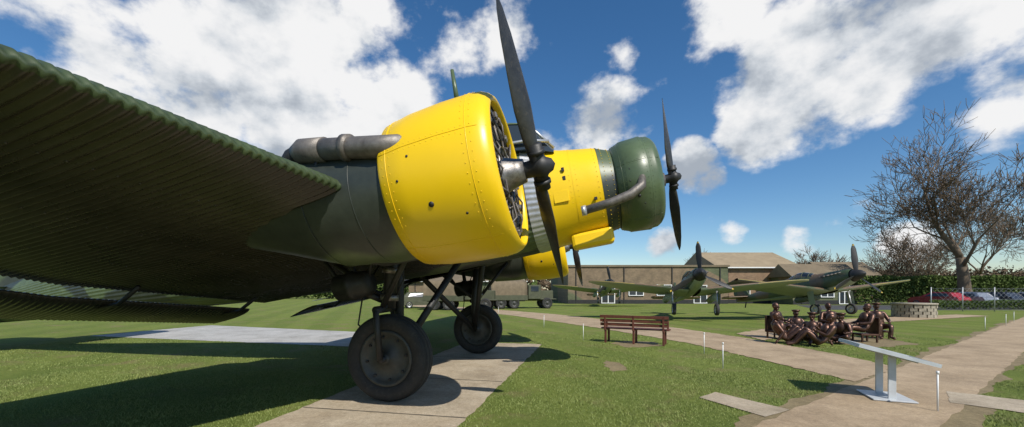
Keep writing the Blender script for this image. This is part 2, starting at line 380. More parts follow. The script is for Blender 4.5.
# fuselage
secs=[(3.85,.70,2.14,3.56,2),(3.6,.76,2.08,3.66,2),(3.0,.80,2.03,3.76,2.1),(2.6,.81,2.0,3.86,2.3),(2.2,.83,1.98,3.98,2.7),(1.6,.84,1.97,4.1,3.2),(.5,.84,1.97,4.15,3.6),(-2.,.84,2.02,4.15,3.6),(-4,.83,2.12,4.13,3.6),(-6,.76,2.3,4.08,3.4),(-8,.63,2.5,4.0,3),(-11,.38,2.8,3.85,2.6),(-13.4,.1,3.05,3.7,2)]
def fusP(x0,x1,off=0,nl=None,corr=True,nth=420):
    xs=np.linspace(x0,x1,nl or int(abs(x1-x0)/.15)+2); P=[]
    S=sorted(secs); X=[s[0] for s in S]
    th=np.linspace(0,2*math.pi,nth,endpoint=False)
    for x in xs:
        wv,zb,zt,nn=[np.interp(x,X,[s[k] for s in S]) for k in(1,2,3,4)]
        c=np.cos(th);s=np.sin(th); rr=(np.abs(c)**nn+np.abs(s)**nn)**(-1/nn)
        k=1+off+(.007*np.sin(th*64) if corr else 0)
        row=np.zeros((nth,3)); row[:,0]=x; row[:,1]=wv*rr*c*k; row[:,2]=(zb+zt)/2+(zt-zb)/2*rr*s*k; P.append(row)
    return np.array(P)
gridmesh('rear_fuselage',fusP(-13.4,2.62),[M_green],ju,False,True)
gridmesh('nose_yellow_band',fusP(2.66,3.62,.004,10,False,96),[M_yellow],ju,False,True)
gridmesh('firewall_section',fusP(3.60,3.86,0,6,False,96),[M_green],ju,False,True)
gridmesh('cowl_gill_panel',fusP(2.30,2.665,.012,24,True,300),[M_alu],ju,False,True)
for x in (2.66,3.14,3.62): gridmesh('nose_seam',fusP(x-.012,x+.012,.008,2,False,96),[M_yellow if x==3.14 else M_green],ju,False,True)
v=[];f=[]
S=sorted(secs); X=[s[0] for s in S]
for x in (2.72,3.08,3.2,3.55,3.68,3.8):
    wv_,zb,zt=[np.interp(x,X,[s[k] for s in S]) for k in(1,2,3)]
    for k in range(56):
        a=2*math.pi*k/56; p=Vector((x,wv_*math.cos(a),(zb+zt)/2+(zt-zb)/2*math.sin(a))); d=Vector((0,math.cos(a),math.sin(a)))
        tubedata([p-d*.002,p+d*.012],[.007,.005],6,v,f)
mk('nose_rivets',v,f,M_yellow,ju)
boxes('nose_access_hatch',[((2.9,-.80,2.75),(.26,.015,.2))],M_yellow,ju,.004)
boxes('nose_vents',[((3.0,-.79,3.2),(.05,.03,.07)),((3.0,-.79,3.05),(.05,.03,.07)),((3.46,-.76,2.6),(.05,.04,.05))],M_black,ju,.004)
def prism(name,sec,mat,parent):
    v=[];f=[]
    for x,wb,wt,zb,zt in sec: v+= [(x,-wb,zb),(x,-wt,zt),(x,wt,zt),(x,wb,zb)]
    for i in range(len(sec)-1):
        for k in range(4): f.append((i*4+k,i*4+(k+1)%4,i*4+4+(k+1)%4,i*4+4+k))
    f.append((0,1,2,3)); f.append(tuple(len(v)-4+k for k in range(4))[::-1])
    return mk(name,v,f,mat,parent,False)
prism('cockpit_glazing',[(2.90,.60,.35,3.6,3.76),(2.5,.76,.58,3.7,4.22),(1.7,.79,.62,3.8,4.40),(1.3,.79,.62,3.8,4.4)],M_glass,ju)
prism('cockpit_roof',[(2.54,.60,.5,4.21,4.26),(1.7,.64,.55,4.38,4.48),(.6,.7,.5,4.0,4.2)],M_green,ju)
fr=[]
for y in(-.58,-.2,.2,.58): fr.append(([(2.91,y*.62,3.76),(2.51,y,4.23)],.025))
for x in(2.5,2.1,1.7,1.3):
    for s in(-1,1): fr.append(([(x,s*.785,3.8),(x,s*.625,4.30)],.025))
for s in(-1,1): fr.append(([(2.85,s*.62,3.8),(2.5,s*.78,3.84),(1.3,s*.80,3.93)],.03))
tubes('cockpit_frames',fr,M_alu,ju,6)
for i in range(6):
    x=.3-i*1.15
    for s in(-1,1): box('cabin_window',(x,s*.835,3.45),(.6,.03,.5),M_glass,ju,None,.06)
tube('aerial_mast',[wl(458,106,7.8),wl(452,70,7.8)],[.055,.035],M_nose,ju)
def slab(name,pts,th,axis,mat,parent):
    v=[];f=[];n=len(pts)
    for s in(-1,1):
        for a,c in pts: v.append((a,s*th/2,c) if axis=='y' else (a,c,s*th/2))
    f.append(tuple(range(n))); f.append(tuple(range(n,2*n))[::-1])
    for k in range(n): f.append((k,(k+1)%n,n+(k+1)%n,n+k))
    o=mk(name,v,f,mat,parent,False); m=o.modifiers.new('b','BEVEL'); m.width=th*.35; m.segments=3; return o
slab('tail_fin',[(-11,3.8),(-12.3,5.6),(-13.6,5.7),(-14.2,5.2),(-14.2,3.1),(-13.4,3.0)],.16,'y',M_green,ju)
o=slab('tailplane',[(-11.2,-.3),(-12.2,-4),(-12.6,-4.2),(-13.6,-4.2),(-13.6,4.2),(-12.6,4.2),(-12.2,4),(-11.2,.3)],.2,'z',M_green,ju); o.location=(0,0,3.6)
tube('tail_strut',[(-12.8,0,3.0),(-13.0,0,2.55)],.05,M_dark,ju)
# engines
def engine(name,loc,yaw,cowl_mat,clen,phi,rs=1.,n9=9,pscale=1.):
    e=empty(name,loc,yaw,ju)
    x0=-.27; x1=x0-clen
    outer=[(x1,.70),(x1+.03,.725),(x1+.25*clen,.77),(x1+.55*clen,.795),(x0-.2,.80),(x0-.1,.79),(x0-.04,.765),(x0,.73),(x0+.005,.71),(x0-.02,.69),(x0-.07,.685)]
    if clen<1: outer=[(x1,.70),(x1+.02,.735),(x1+.15,.78),(x1+.17,.80),(x0-.22,.82),(x0-.2,.80),(x0-.1,.79),(x0-.04,.75),(x0,.70),(x0+.005,.67),(x0-.02,.655),(x0-.07,.65)]
    revolve('cowling',[(x,r*rs) for x,r in outer],cowl_mat,e,96)
    revolve('cowling_lining',[(x0-.068,.664*rs if clen<1 else .684*rs),(x0-.3,.68*rs),(x1+.01,.69*rs)],M_dark,e,64)
    def rad(x): 
        X=[q[0] for q in outer[:8]]; return np.interp(x,X,[q[1] for q in outer[:8]])*rs
    L=[]
    for k in range(5):
        a=2*math.pi*k/5+.35
        xs=np.linspace(x1+.03,x0-.03,14)
        L.append(([(x,(rad(x)+.001)*math.cos(a),(rad(x)+.001)*math.sin(a)) for x in xs],.0035))
    for xx in (x1+.1,x0-.21):
        L.append(([(xx,(rad(xx)+.001)*math.cos(t),(rad(xx)+.001)*math.sin(t)) for t in np.linspace(0,2*math.pi,73)],.0035))
    tubes('cowling_seams',L,cowl_mat,e,5)
    v=[];f=[]
    for xx in (x1+.06,x1+.14,x0-.17,x0-.25):
        for k in range(60):
            a=2*math.pi*k/60; r=rad(xx); d=Vector((0,math.cos(a),math.sin(a)))
            tubedata([Vector((xx,0,0))+d*(r-.002),Vector((xx,0,0))+d*(r+.004)],[.006,.004],6,v,f)
    for k in range(5):
        a0=2*math.pi*k/5+.35
        for da in(-.035,.035):
            for xx in np.linspace(x1+.2,x0-.3,12):
                r=rad(xx); d=Vector((0,math.cos(a0+da),math.sin(a0+da)))
                tubedata([Vector((xx,0,0))+d*(r-.002),Vector((xx,0,0))+d*(r+.003)],[.006,.004],6,v,f)
    mk('fasteners',v,f,cowl_mat,e)
    v=[];f=[]
    for a,xx,rr in ((R(205),x1+clen*.42,.026),(R(172),x1+clen*.3,.012),(R(186),x1+.2,.012),(R(215),x0-.35,.012)):
        d=Vector((0,math.cos(a),math.sin(a))); r=rad(xx)
        tubedata([Vector((xx,0,0))+d*(r-.01),Vector((xx,0,0))+d*(r+.004)],[rr,rr],16,v,f)
    mk('access_ports',v,f,M_black,e)
    revolve('crankcase',[(-.95,.3),(-.8,.31),(-.5,.30),(-.38,.26),(-.32,.18),(-.2,.14),(-.12,.12),(-.12,.0)],M_gunmetal,e,36)
    revolve('baffle_plate',[(-.86,.0),(-.86,.66)],M_black,e,36)
    v=[];f=[];pl=[];rk=[]
    for k in range(n9):
        a=2*math.pi*k/n9+math.pi/2; d=Vector((0,math.cos(a),math.sin(a))); s=Vector((0,-math.sin(a),math.cos(a)))
        pts=[];rd=[]
        for i in range(15):
            r=.27+i*.021
            pts+= [Vector((-.5,0,0))+d*r,Vector((-.5,0,0))+d*(r+.008),Vector((-.5,0,0))+d*(r+.010),Vector((-.5,0,0))+d*(r+.020)]
            rd+=[.125,.125,.098,.098]
        tubedata(pts,rd,16,v,f)
        tubedata([Vector((-.5,0,0))+d*.58,Vector((-.5,0,0))+d*.655],[.11,.05],12,v,f)
        for q in(-1,1):
            pl.append(([Vector((-.33,0,0))+d*.22+s*q*.04,Vector((-.36,0,0))+d*.6+s*q*.075],.015))
            rk.append(((-.38,)+tuple((d*.61+s*q*.075)[1:]),(.16,.07,.07),Matrix.Rotation(a,3,'X')))
            pl.append(([Vector((-.37,0,0))+d*.60+s*q*.09,Vector((-.33,0,0))+d*.5+s*q*.16,Vector((-.43,0,0))+d*.42+s*q*.2],.022))
        pl.append(([Vector((-.33,0,0))+d*.4+s*.02,Vector((-.29,0,0))+d*.33+s*.1,Vector((-.33,0,0))+d*.3+s*.17],.009))
        pl.append(([Vector((-.31,0,0))+d*.62-s*.05,Vector((-.27,0,0))+d*.5+s*.05,Vector((-.29,0,0))+d*.3-s*.02],.010))
    mk('cylinders',v,f,M_gunmetal,e); tubes('pushrods_and_pipes',pl,M_rust,e,8); boxes('rocker_boxes',rk,M_gunmetal,e,.01)
    tubes('ignition_ring',[([(-.32,.3*math.cos(t),.3*math.sin(t)) for t in np.linspace(0,2*math.pi,49)],.018)],M_gunmetal,e,8)
    pr=empty('propeller',(0,0,0),0,e,pscale)
    revolve('hub',[(-.12,.085),(-.02,.09),(.02,.12),(.09,.12),(.12,.085),(.17,.06),(.2,.0)],M_dark,pr,28)
    tubes('hub_clamps',[([(0.03,0,-.24),(0.03,0,.24)],.075),([(0.03,0,.14),(0.03,0,.18)],.092),([(0.03,0,-.18),(0.03,0,-.14)],.092)],M_dark,pr,16).rotation_euler=(phi,0,0)
    for s in(0,1):
        P=[]; 
        for r in np.linspace(.05,1.50,30):
            q=r/1.50
            wd=np.interp(q,[0,.1,.2,.4,.6,.8,.93,1],[.10,.11,.17,.25,.26,.22,.14,.03]); tk=np.interp(q,[0,.12,.25,.5,1],[.10,.10,.055,.03,.008])
            tw=R(np.interp(q,[0,.15,.3,.6,1],[62,58,44,28,17]))
            row=[]
            for t in np.linspace(0,2*math.pi,20,endpoint=False):
                cx=wd/2*math.cos(t); cy=tk/2*math.sin(t)
                row.append((cx*math.sin(tw)+cy*math.cos(tw), cx*math.cos(tw)-cy*math.sin(tw), r))
            P.append(row)
        b_=gridmesh('blade',np.array(P),[M_blade,M_tip],pr,False,True,True,None,True)
        b_.rotation_euler=(phi+s*math.pi,0,0)
    return e
eng=engine('starboard_engine',(2.80,-3.53,2.43),R(0),M_yellow,1.12,R(36),1.045)
eng2=engine('port_engine',(2.84,3.53,2.40),R(4),M_yellow,1.12,R(-40))
engine('nose_engine',(4.86,0,2.84),0,M_nose,.74,R(18),1.02,9,.90)
def nacelle(e):
    S=[(-1.25,.67,.67,0),(-1.7,.67,.67,.0),(-2.3,.66,.66,.06),(-3.0,.6,.56,.22),(-3.8,.48,.42,.36),(-4.8,.3,.26,.42),(-6,.05,.05,.40)]
    xs=np.linspace(-6,-1.25,34); X=[s[0] for s in S][::-1]; P=[]
    th=np.linspace(0,2*math.pi,60,endpoint=False)
    for x in xs:
        a,c,z=[np.interp(x,X,[s[k] for s in S][::-1]) for k in(1,2,3)]
        P.append(np.stack([np.full(60,x),a*np.cos(th),z+c*np.sin(th)],1))
    gridmesh('nacelle',np.array(P),[M_green],e,False,True)
    L=[]
    for x in(-1.75,-2.3):
        a,c,z=[np.interp(x,X,[s[k] for s in S][::-1]) for k in(1,2,3)]
        L.append(([(x,(a+.001)*math.cos(t),z+(c+.001)*math.sin(t)) for t in np.linspace(0,2*math.pi,61)],.005))
    tubes('nacelle_seams',L,M_green,e,5)
nacelle(eng); nacelle(eng2)
tube('exhaust_collector',[wl(406,145,3.75),wl(376,147,3.8),wl(350,148,3.9),wl(322,150,4.0)],[.10,.105,.105,.11],M_rust,ju,24)
tube('exhaust_flange',[wl(351,148,3.9),wl(345,148,3.92)],[.13,.13],M_rust,ju,24)
tube('exhaust_muff',[wl(326,150,4.0),wl(304,152,4.1),wl(297,156,4.12)],[.125,.13,.10],M_rust,ju,24)
tube('exhaust_outlet',[wl(306,151,4.1),wl(293,158,4.15),wl(287,168,4.2),wl(283,178,4.25)],[.10,.095,.09,.09],M_dark,ju,20)
tubes('exhaust_brackets',[([wl(318,155,4.0),wl(312,190,4.1)],.022),([wl(332,157,4.0),wl(326,194,4.1)],.022),([wl(343,150,3.9),wl(352,180,4.0)],.02)],M_dark,ju,8)
tube('nose_exhaust',[(4.25,-.78,2.78),(4.2,-.9,2.62),(4.0,-.95,2.50),(3.7,-.95,2.44),(3.25,-.95,2.40)],[.06,.075,.08,.075,.07],M_rust,ju,16)
revolve('exhaust_lip',[(0,.06),(0.02,.085),(-.06,.085),(-.06,.06)],M_alu,ju,20,Matrix.Translation((3.25,-.95,2.40)))
box('chin_intake',(3.3,-.25,2.0),(.75,.38,.28),M_yellow,ju,None,.06)
def wheel(parent,loc,rad_,w_,axis,tm=M_tyre,hm=M_hub,holes=True):
    Mx=Matrix.Translation(loc)@axis
    k=rad_
    prof=[(-w_*.28,.62*k),(-w_*.42,.68*k),(-w_*.5,.82*k),(-w_*.44,.93*k),(-w_*.25,.985*k),(0,k),(w_*.25,.985*k),(w_*.44,.93*k),(w_*.5,.82*k),(w_*.42,.68*k),(w_*.28,.62*k)]
    if holes:
        prof=[(-w_*.28,.62*k),(-w_*.42,.68*k),(-w_*.5,.82*k),(-w_*.44,.93*k),(-w_*.33,.97*k),(-w_*.32,.955*k),(-w_*.28,.955*k),(-w_*.27,.985*k),(-w_*.13,.995*k),(-w_*.12,.975*k),(-w_*.08,.975*k),(-w_*.07,k),(w_*.07,k),(w_*.08,.975*k),(w_*.12,.975*k),(w_*.13,.995*k),(w_*.27,.985*k),(w_*.28,.955*k),(w_*.32,.955*k),(w_*.33,.97*k),(w_*.44,.93*k),(w_*.5,.82*k),(w_*.42,.68*k),(w_*.28,.62*k)]
    revolve('tyre',prof,tm,parent,72,Mx)
    for s in(-1,1):
        revolve('hub_disc',[(s*w_*.52,.0),(s*w_*.52,.10*k),(s*w_*.44,.13*k),(s*w_*.30,.17*k),(s*w_*.26,.40*k),(s*w_*.30,.54*k),(s*w_*.40,.58*k),(s*w_*.40,.635*k),(s*w_*.3,.65*k)],hm,parent,48,Mx)
    if holes:
        v=[];f=[]
        for s in(-1,1):
            for q in range(8):
                a=2*math.pi*q/8; c=Vector((s*w_*.27,.48*k*math.cos(a),.48*k*math.sin(a)))
                tubedata([c-Vector((s*.01,0,0)),c+Vector((s*.03,0,0))],[.022,.018],8,v,f)
        o=mk('hub_bolts',v,f,M_dark,parent); o.matrix_local=Mx
AX=Matrix(((0,-1,0,0),(1,0,0,0),(0,0,1,0),(0,0,0,1)))
def gear(s,grp):
    wc=AI@(O+PT*(2.27*s)+Vector((0,0,.632)))
    wheel(grp,wc,.635,.36,AX)
    top=Vector((wc.x+.35,wc.y,2.35)); ins=Vector((wc.x,wc.y-s*.30,wc.z)); out_=Vector((wc.x,wc.y+s*.28,wc.z))
    L=[([ins,ins+Vector((.12,0,.75)),top+Vector((0,-s*.15,0))],[.06,.075,.10]),
       ([out_,out_+Vector((.05,0,.66)),wc+Vector((.12,0,.78))],[.045,.045,.05]),
       ([ins+Vector((.05,0,.72)),out_+Vector((.05,0,.70))],.055),
       ([ins,out_],.05),
       ([wc+Vector((.1,0,.72)),wc+Vector((.25,0,1.25)),top],[.10,.10,.12]),
       ([ins,Vector((wc.x+.9,s*.6,2.2))],.06),([ins,Vector((wc.x-.7,s*.6,2.2))],.06),
       ([wc+Vector((.1,-s*.2,.75)),Vector((wc.x-.9,wc.y,2.35))],.04),
       ([wc+Vector((.1,s*.15,.75)),Vector((wc.x+.95,wc.y+s*.5,2.2))],.04)]
    tubes('oleo_and_struts',L,M_dark,grp,14)
    tubes('oleo_collars',[([wc+Vector((.13,0,.82)),wc+Vector((.15,0,.90))],.135),([wc+Vector((.24,0,1.2)),wc+Vector((.26,0,1.28))],.14)],M_gunmetal,grp,18)
    tubes('brake_hoses',[([wc+Vector((0,s*.1,.1)),wc+Vector((-.35,s*.12,.55)),wc+Vector((-.2,s*.1,1.0)),wc+Vector((.1,0,1.4))],.012),([wc+Vector((.2,0,.8)),wc+Vector((.42,0,1.1)),wc+Vector((.3,0,1.5))],.012)],M_black,grp,6)
    c=wc+Vector((-.22,s*.25,1.10))
    revolve('shock_absorber_drum',[(-.28,0),(-.28,.15),(-.25,.19),(-.06,.19),(-.05,.21),(.03,.21),(.04,.19),(.22,.18),(.27,.13),(.27,0)],M_dark,grp,28,Matrix.Translation(c))
    tubes('drum_links',[([c+Vector((0,0,-.05)),wc+Vector((.1,0,.8))],.05),([c,c+Vector((.0,0,.45))],.05),([c+Vector((-.2,0,0)),c+Vector((-.5,0,.6))],.03),([c+Vector((.2,0,0)),c+Vector((.5,s*.1,.6))],.03)],M_dark,grp,8)
    box('oil_cooler',(wc.x+1.0,s*3.4,1.93),(.7,.4,.3),M_dark,grp,None,.06)
for s in(-1,1):
    g_=empty('main_gear',(0,0,0),0,ju); gear(s,g_)
# ------------------------------------------------------------------ fighters
def fighter(loc,yaw,sc=1.,hur=False,prop=0.):
    e=empty('fighter_aircraft',loc,yaw,None,sc)
    a=empty('airframe',(0,0,0),0,e); a.rotation_euler=(0,R(-10),0)
    S=[(2.35,.33,1.75,2.42),(2.1,.39,1.62,2.5),(1.2,.42,1.5,2.55),(.3,.45,1.45,2.6),(-.6,.45,1.45,2.7 if hur else 2.6),(-1.6,.42,1.5,2.75 if hur else 2.62),(-3.,.34,1.6,2.5),(-5,.2,1.8,2.3),(-6.3,.07,1.95,2.2)]
    X=[s[0] for s in S][::-1]; P=[]; th=np.linspace(0,2*math.pi,40,endpoint=False)
    for x in np.linspace(-6.3,2.35,50):
        wv,zb,zt=[np.interp(x,X,[s[k] for s in S][::-1]) for k in(1,2,3)]
        P.append(np.stack([np.full(40,x),wv*np.cos(th),(zb+zt)/2+(zt-zb)/2*np.sin(th)],1))
    gridmesh('fuselage',np.array(P),[M_spit,M_sky],a,False,True,True,lambda i,j:1 if 24<j<36 else 0)
    revolve('spinner',[(2.34,.0),(2.34,.31),(2.5,.30),(2.75,.22),(2.92,.1),(2.98,.0)],M_black,a,28,Matrix.Translation((0,0,2.08)))
    pr=empty('propeller',(2.5,0,2.08),0,a)
    for k in range(3):
        P=[]
        for r in np.linspace(.2,1.68,18):
            q=r/1.68; wd=np.interp(q,[0,.2,.5,.85,1],[.14,.2,.30,.24,.06]); tw=R(np.interp(q,[0,1],[50,18]))
            P.append([(wd/2*math.cos(t)*math.sin(tw)+.02*math.sin(t),wd/2*math.cos(t)*math.cos(tw),r) for t in np.linspace(0,2*math.pi,12,endpoint=False)])
        b_=gridmesh('blade',np.array(P),[M_black,M_tip],pr,False,True,True,lambda i,j:1 if i>=16 else 0,True); b_.rotation_euler=(prop+k*2*math.pi/3,0,0)
    for s in(-1,1):
        P=[];nc=26; th2=np.linspace(0,2*math.pi,nc)
        for q in np.linspace(0,1,26):
            y=.3+q*5.3; 
            if hur: ch=2.4*(1-.35*q) if q<.9 else 2.4*(1-.35*q)*math.sqrt(max(.02,1-((q-.9)/.1)**2*.95)); le=1.15-.25*q
            else: ch=2.5*math.sqrt(max(.01,1-q**2.6)); le=.65+ch*.32-.35
            T=.32*(1-.6*q); xc=(1+np.cos(th2))/2
            yt=5*(.2969*np.sqrt(xc)-.126*xc-.3516*xc**2+.2843*xc**3-.1036*xc**4)*T
            z=np.where(np.sin(th2)>=0,yt,-yt*.8)
            P.append(np.stack([le-xc*ch,np.full(nc,s*y),1.55+q*.62+z],1))
        P=np.array(P)
        if s>0: P=P[::-1]
        def mf(i,j):
            ii=i if s<0 else 24-i
            if ii>12 and j==12: return 2
            return 0 if j<=12 else 1
        gridmesh('wing',P,[M_spit,M_sky,M_mustard],a,False,False,True,mf)
        gx=.9; gy=s*(1.1 if not hur else 1.2)
        tubes('gear_leg',[([(gx,gy,1.5),(gx+.05,gy,.62)],.045)],M_alu,a,8)
        mk('gear_door',[(gx-.2,gy+s*.07,1.5),(gx+.2,gy+s*.07,1.5),(gx+.2,gy+s*.07,.75),(gx-.15,gy+s*.07,.75)],[(0,1,2,3)],M_sky,a,False)
        wheel(a,Vector((gx+.05,gy-s*.05,.50)),.31,.18,AX,M_tyre,M_alu,False)
        o=slab('tailplane',[(-5.0,s*.05),(-5.3,s*1.4),(-5.6,s*1.6),(-6.1,s*1.4),(-6.2,s*.05)],.08,'z',M_spit,a); o.location=(0,0,2.2)
        revolve('radiator',[(.5,.0),(.5,.2),(-.9,.17),(-.95,0)],M_sky,a,14,Matrix.Translation((-.4,s*1.2 if not hur else 0,1.32)))
    slab('fin',[(-5.0,2.2),(-5.6,3.15),(-5.9,3.3),(-6.3,3.1),(-6.5,2.6),(-6.3,2.0)],.09,'y',M_spit,a)
    P=[]
    for x in np.linspace(-1.5,.3,12):
        q=(x+1.5)/1.8; h=.42*math.sin(math.pi*min(1,q*.75+.2)); P.append([(x,.27*math.cos(t),2.45+(h+.05)*math.sin(t)) for t in np.linspace(0,math.pi,12)])
    gridmesh('canopy',np.array(P),M_glass,a)
    L=[([(x,.28*math.cos(t),2.45+(.42*math.sin(math.pi*min(1,((x+1.5)/1.8)*.75+.2))+.06)*math.sin(t)) for t in np.linspace(0,math.pi,14)],.018) for x in(-1.0,-.5,-.05,.2)]
    tubes('canopy_frames',L,M_spit,a,5)
    L=[([(2.0-.22*k,s*.36,2.32),(1.93-.22*k,s*.5,2.3)],.035) for k in range(6) for s in(-1,1)]
    tubes('exhaust_stubs',L,M_rust,a,8)
    tube('tail_wheel_leg',[(-5.4,0,1.9),(-5.6,0,1.45)],.04,M_dark,a)
    return e
def yaw_of(x,y): return math.atan2(y,x)
fighter((9.9,22.0,-.03),yaw_of(-.24,-.96),1.,False,R(2))
fighter((17.6,22.9,-.05),yaw_of(.16,-.98),1.,True,R(-4))
fighter((9.8,41,0),yaw_of(-.1,-1),1.,False,R(10))
# ------------------------------------------------------------------ museum buildings
def clad(name,a,c,thr=.5):
    m,nt,b=newmat(name)
    cc=ramp(nt,noise(nt,.13,1,.4,'Object',.7),[(thr-.01,a),(thr+.01,c)])
    br=N(nt,'ShaderNodeTexBrick'); tcn=N(nt,'ShaderNodeTexCoord'); mp=N(nt,'ShaderNodeMapping'); mp.inputs['Rotation'].default_value=(R(90),0,0); nt.links.new(tcn.outputs['Object'],mp.inputs[0]); nt.links.new(mp.outputs[0],br.inputs['Vector'])
    br.inputs['Scale'].default_value=2.2; br.inputs['Color1'].default_value=(.85,.85,.85,1); br.inputs['Color2'].default_value=(1.15,1.1,1.1,1); br.inputs['Mortar'].default_value=(.8,.8,.78,1); br.inputs['Mortar Size'].default_value=.012
    cc=mixc(nt,1.,cc,br.outputs['Color'],'MULTIPLY')
    cc=mixc(nt,1.,cc,ramp(nt,noise(nt,1.3,6),[(.3,(.75,.75,.75)),(.7,(1.15,1.15,1.15))]),'MULTIPLY')
    nt.links.new(cc,b.inputs['Base Color']); b.inputs['Roughness'].default_value=.8; return m
M_wall=clad('brick_wall_camouflage',(.19,.14,.085),(.10,.115,.058),.53)
M_roof=paint('brown_roof',(.17,.13,.08),.8,0,.25,1.); M_tile=paint('tan_roof',(.30,.23,.14),.8,0,.25,1.); M_brick=clad('brick',(.25,.165,.10),(.23,.15,.09))
def building(name,x0,x1,y0,y1,h,mat,openings=(),roof=None,rmat=None,par=.25,gable=False):
    e=empty(name,((x0+x1)/2,(y0+y1)/2,0)); W=x1-x0; D=y1-y0
    box('walls',(0,0,h/2),(W,D,h),mat,e)
    if roof is None:
        boxes('parapet_cap',[((0,-D/2,h+par/2),(W+.3,.3,par)),((0,D/2,h+par/2),(W+.3,.3,par)),((-W/2,0,h+par/2),(.3,D-.32,par)),((W/2,0,h+par/2),(.3,D-.32,par))],rmat or M_roof,e)
    else:
        o=.4; hp=0.01 if gable else D*.3
        v=[(-W/2-o,-D/2-o,h-.1),(W/2+o,-D/2-o,h-.1),(W/2+o,D/2+o,h-.1),(-W/2-o,D/2+o,h-.1),(-W/2-o+hp,0,h+roof),(W/2+o-hp,0,h+roof)]
        mk('roof',v,[(0,1,5,4),(1,2,5),(2,3,4,5),(3,0,4),(0,3,2,1)],rmat or M_roof,e,False)
        boxes('gutter',[((0,-D/2-o-.05,h-.12),(W+2*o,.1,.14))],M_white,e)
    fl=[];gl=[]
    for (x,z,w_,hh) in openings:
        gl.append(((x-(x0+x1)/2,-D/2-.02,z),(w_,.06,hh)))
        for dx in(-w_/2,0,w_/2): fl.append(((x-(x0+x1)/2+dx,-D/2-.05,z),(.1,.14,hh+.1)))
        for dz in(-hh/2,0.15*hh,hh/2): fl.append(((x-(x0+x1)/2,-D/2-.06,z+dz),(w_+.1,.18,.08)))
    if gl: boxes('glazing',gl,M_glass,e); boxes('frames',fl,M_white,e)
    boxes('downpipes',[((x,-D/2-.06,h/2),(.1,.1,h)) for x in np.arange(-W/2+1,W/2,6.)],M_dark,e)
    boxes('plinth',[((0,-D/2-.03,.25),(W,.06,.5))],M_dark,e)
    return e
building('museum_hangar',7,27,50,72,4.6,M_wall,[(12,1.2,1.6,2.2),(15.5,1.7,1.8,1.3),(19,1.7,1.8,1.3),(23.5,1.2,1.6,2.2)])
building('museum_annex',26.6,36.8,51.2,63,4.7,M_brick,[(29.5,1.8,1.8,1.3),(33.5,1.8,1.8,1.3)],2.4,M_tile,.25,True)
building('museum_annex',33.0,40.5,47.0,51,3.4,M_wall,[(35,1.5,1.5,1.2),(37,1.5,1.5,1.2),(39,1.2,1.2,2.2)],1.5,M_roof,.25,True)
building('brick_house',46.5,54,58,66,3.2,M_brick,[(48.5,1.6,1.5,1.2),(52,1.6,1.5,1.2)],2.9,M_roof,.25,True)
building('barn',-16,2,62,72,3.2,M_wall,[(-8,1.4,3,2.4)],1.5,M_roof)
# ------------------------------------------------------------------ vegetation
def leafmass(name,x0,x1,y0,y1,h,n,s,mat,seed=0,rag=.5):
    r=np.random.default_rng(seed)
    x=r.uniform(x0,x1,n);y=r.uniform(y0,y1,n)
    hh=h*(1+rag*(.3*np.sin(x*.9+seed)+.25*np.sin(x*2.3+1.7*seed)+.2*np.sin(y*1.7+x*5.1))*.5)
    z=hh*np.sqrt(r.uniform(0,1,n))
    c=np.stack([x,y,z],1); a=r.normal(size=(n,3)); a/=np.linalg.norm(a,axis=1)[:,None]; b2=np.cross(a,r.normal(size=(n,3))); b2/=np.linalg.norm(b2,axis=1)[:,None]
    sz=s*r.uniform(.5,1.4,n)[:,None]
    v=np.stack([c-a*sz,c+b2*sz*.6,c+a*sz,c-b2*sz*.6],1).reshape(-1,3)
    me=bpy.data.meshes.new(name); me.vertices.add(n*4); me.vertices.foreach_set('co',v.reshape(-1)); me.loops.add(n*4); me.loops.foreach_set('vertex_index',np.arange(n*4)); me.polygons.add(n); me.polygons.foreach_set('loop_start',np.arange(n)*4); me.polygons.foreach_set('loop_total',np.full(n,4)); me.update()
    return finish(name,me,mat,None,False)
def leafmat(name,a,c):
    m,nt,b=newmat(name); g=ramp(nt,noise(nt,.8,6,.7),[(.3,a),(.7,c)]); nt.links.new(g,b.inputs['Base Color']); b.inputs['Roughness'].default_value=.9; b.inputs['Specular IOR Level'].default_value=.1; return m
M_hedge=leafmat('hedge_leaves',(.06,.095,.024),(.12,.16,.045)); M_brush=leafmat('dry_brush',(.10,.07,.045),(.17,.125,.08))
leafmass('hedge',40,85,46,48.5,3.3,80000,.12,M_hedge,1,.15)
leafmass('low_hedge',37,85,34.6,35.5,.75,36000,.07,M_hedge,6,.3)
leafmass('hedge',-110,5,80,84,3.2,22000,.35,M_hedge,2)
leafmass('distant_trees',-200,260,150,170,7,20000,.9,M_brush,3,1.2)
leafmass('bushes',52,100,70,76,4.6,26000,.2,M_brush,4,1.0)
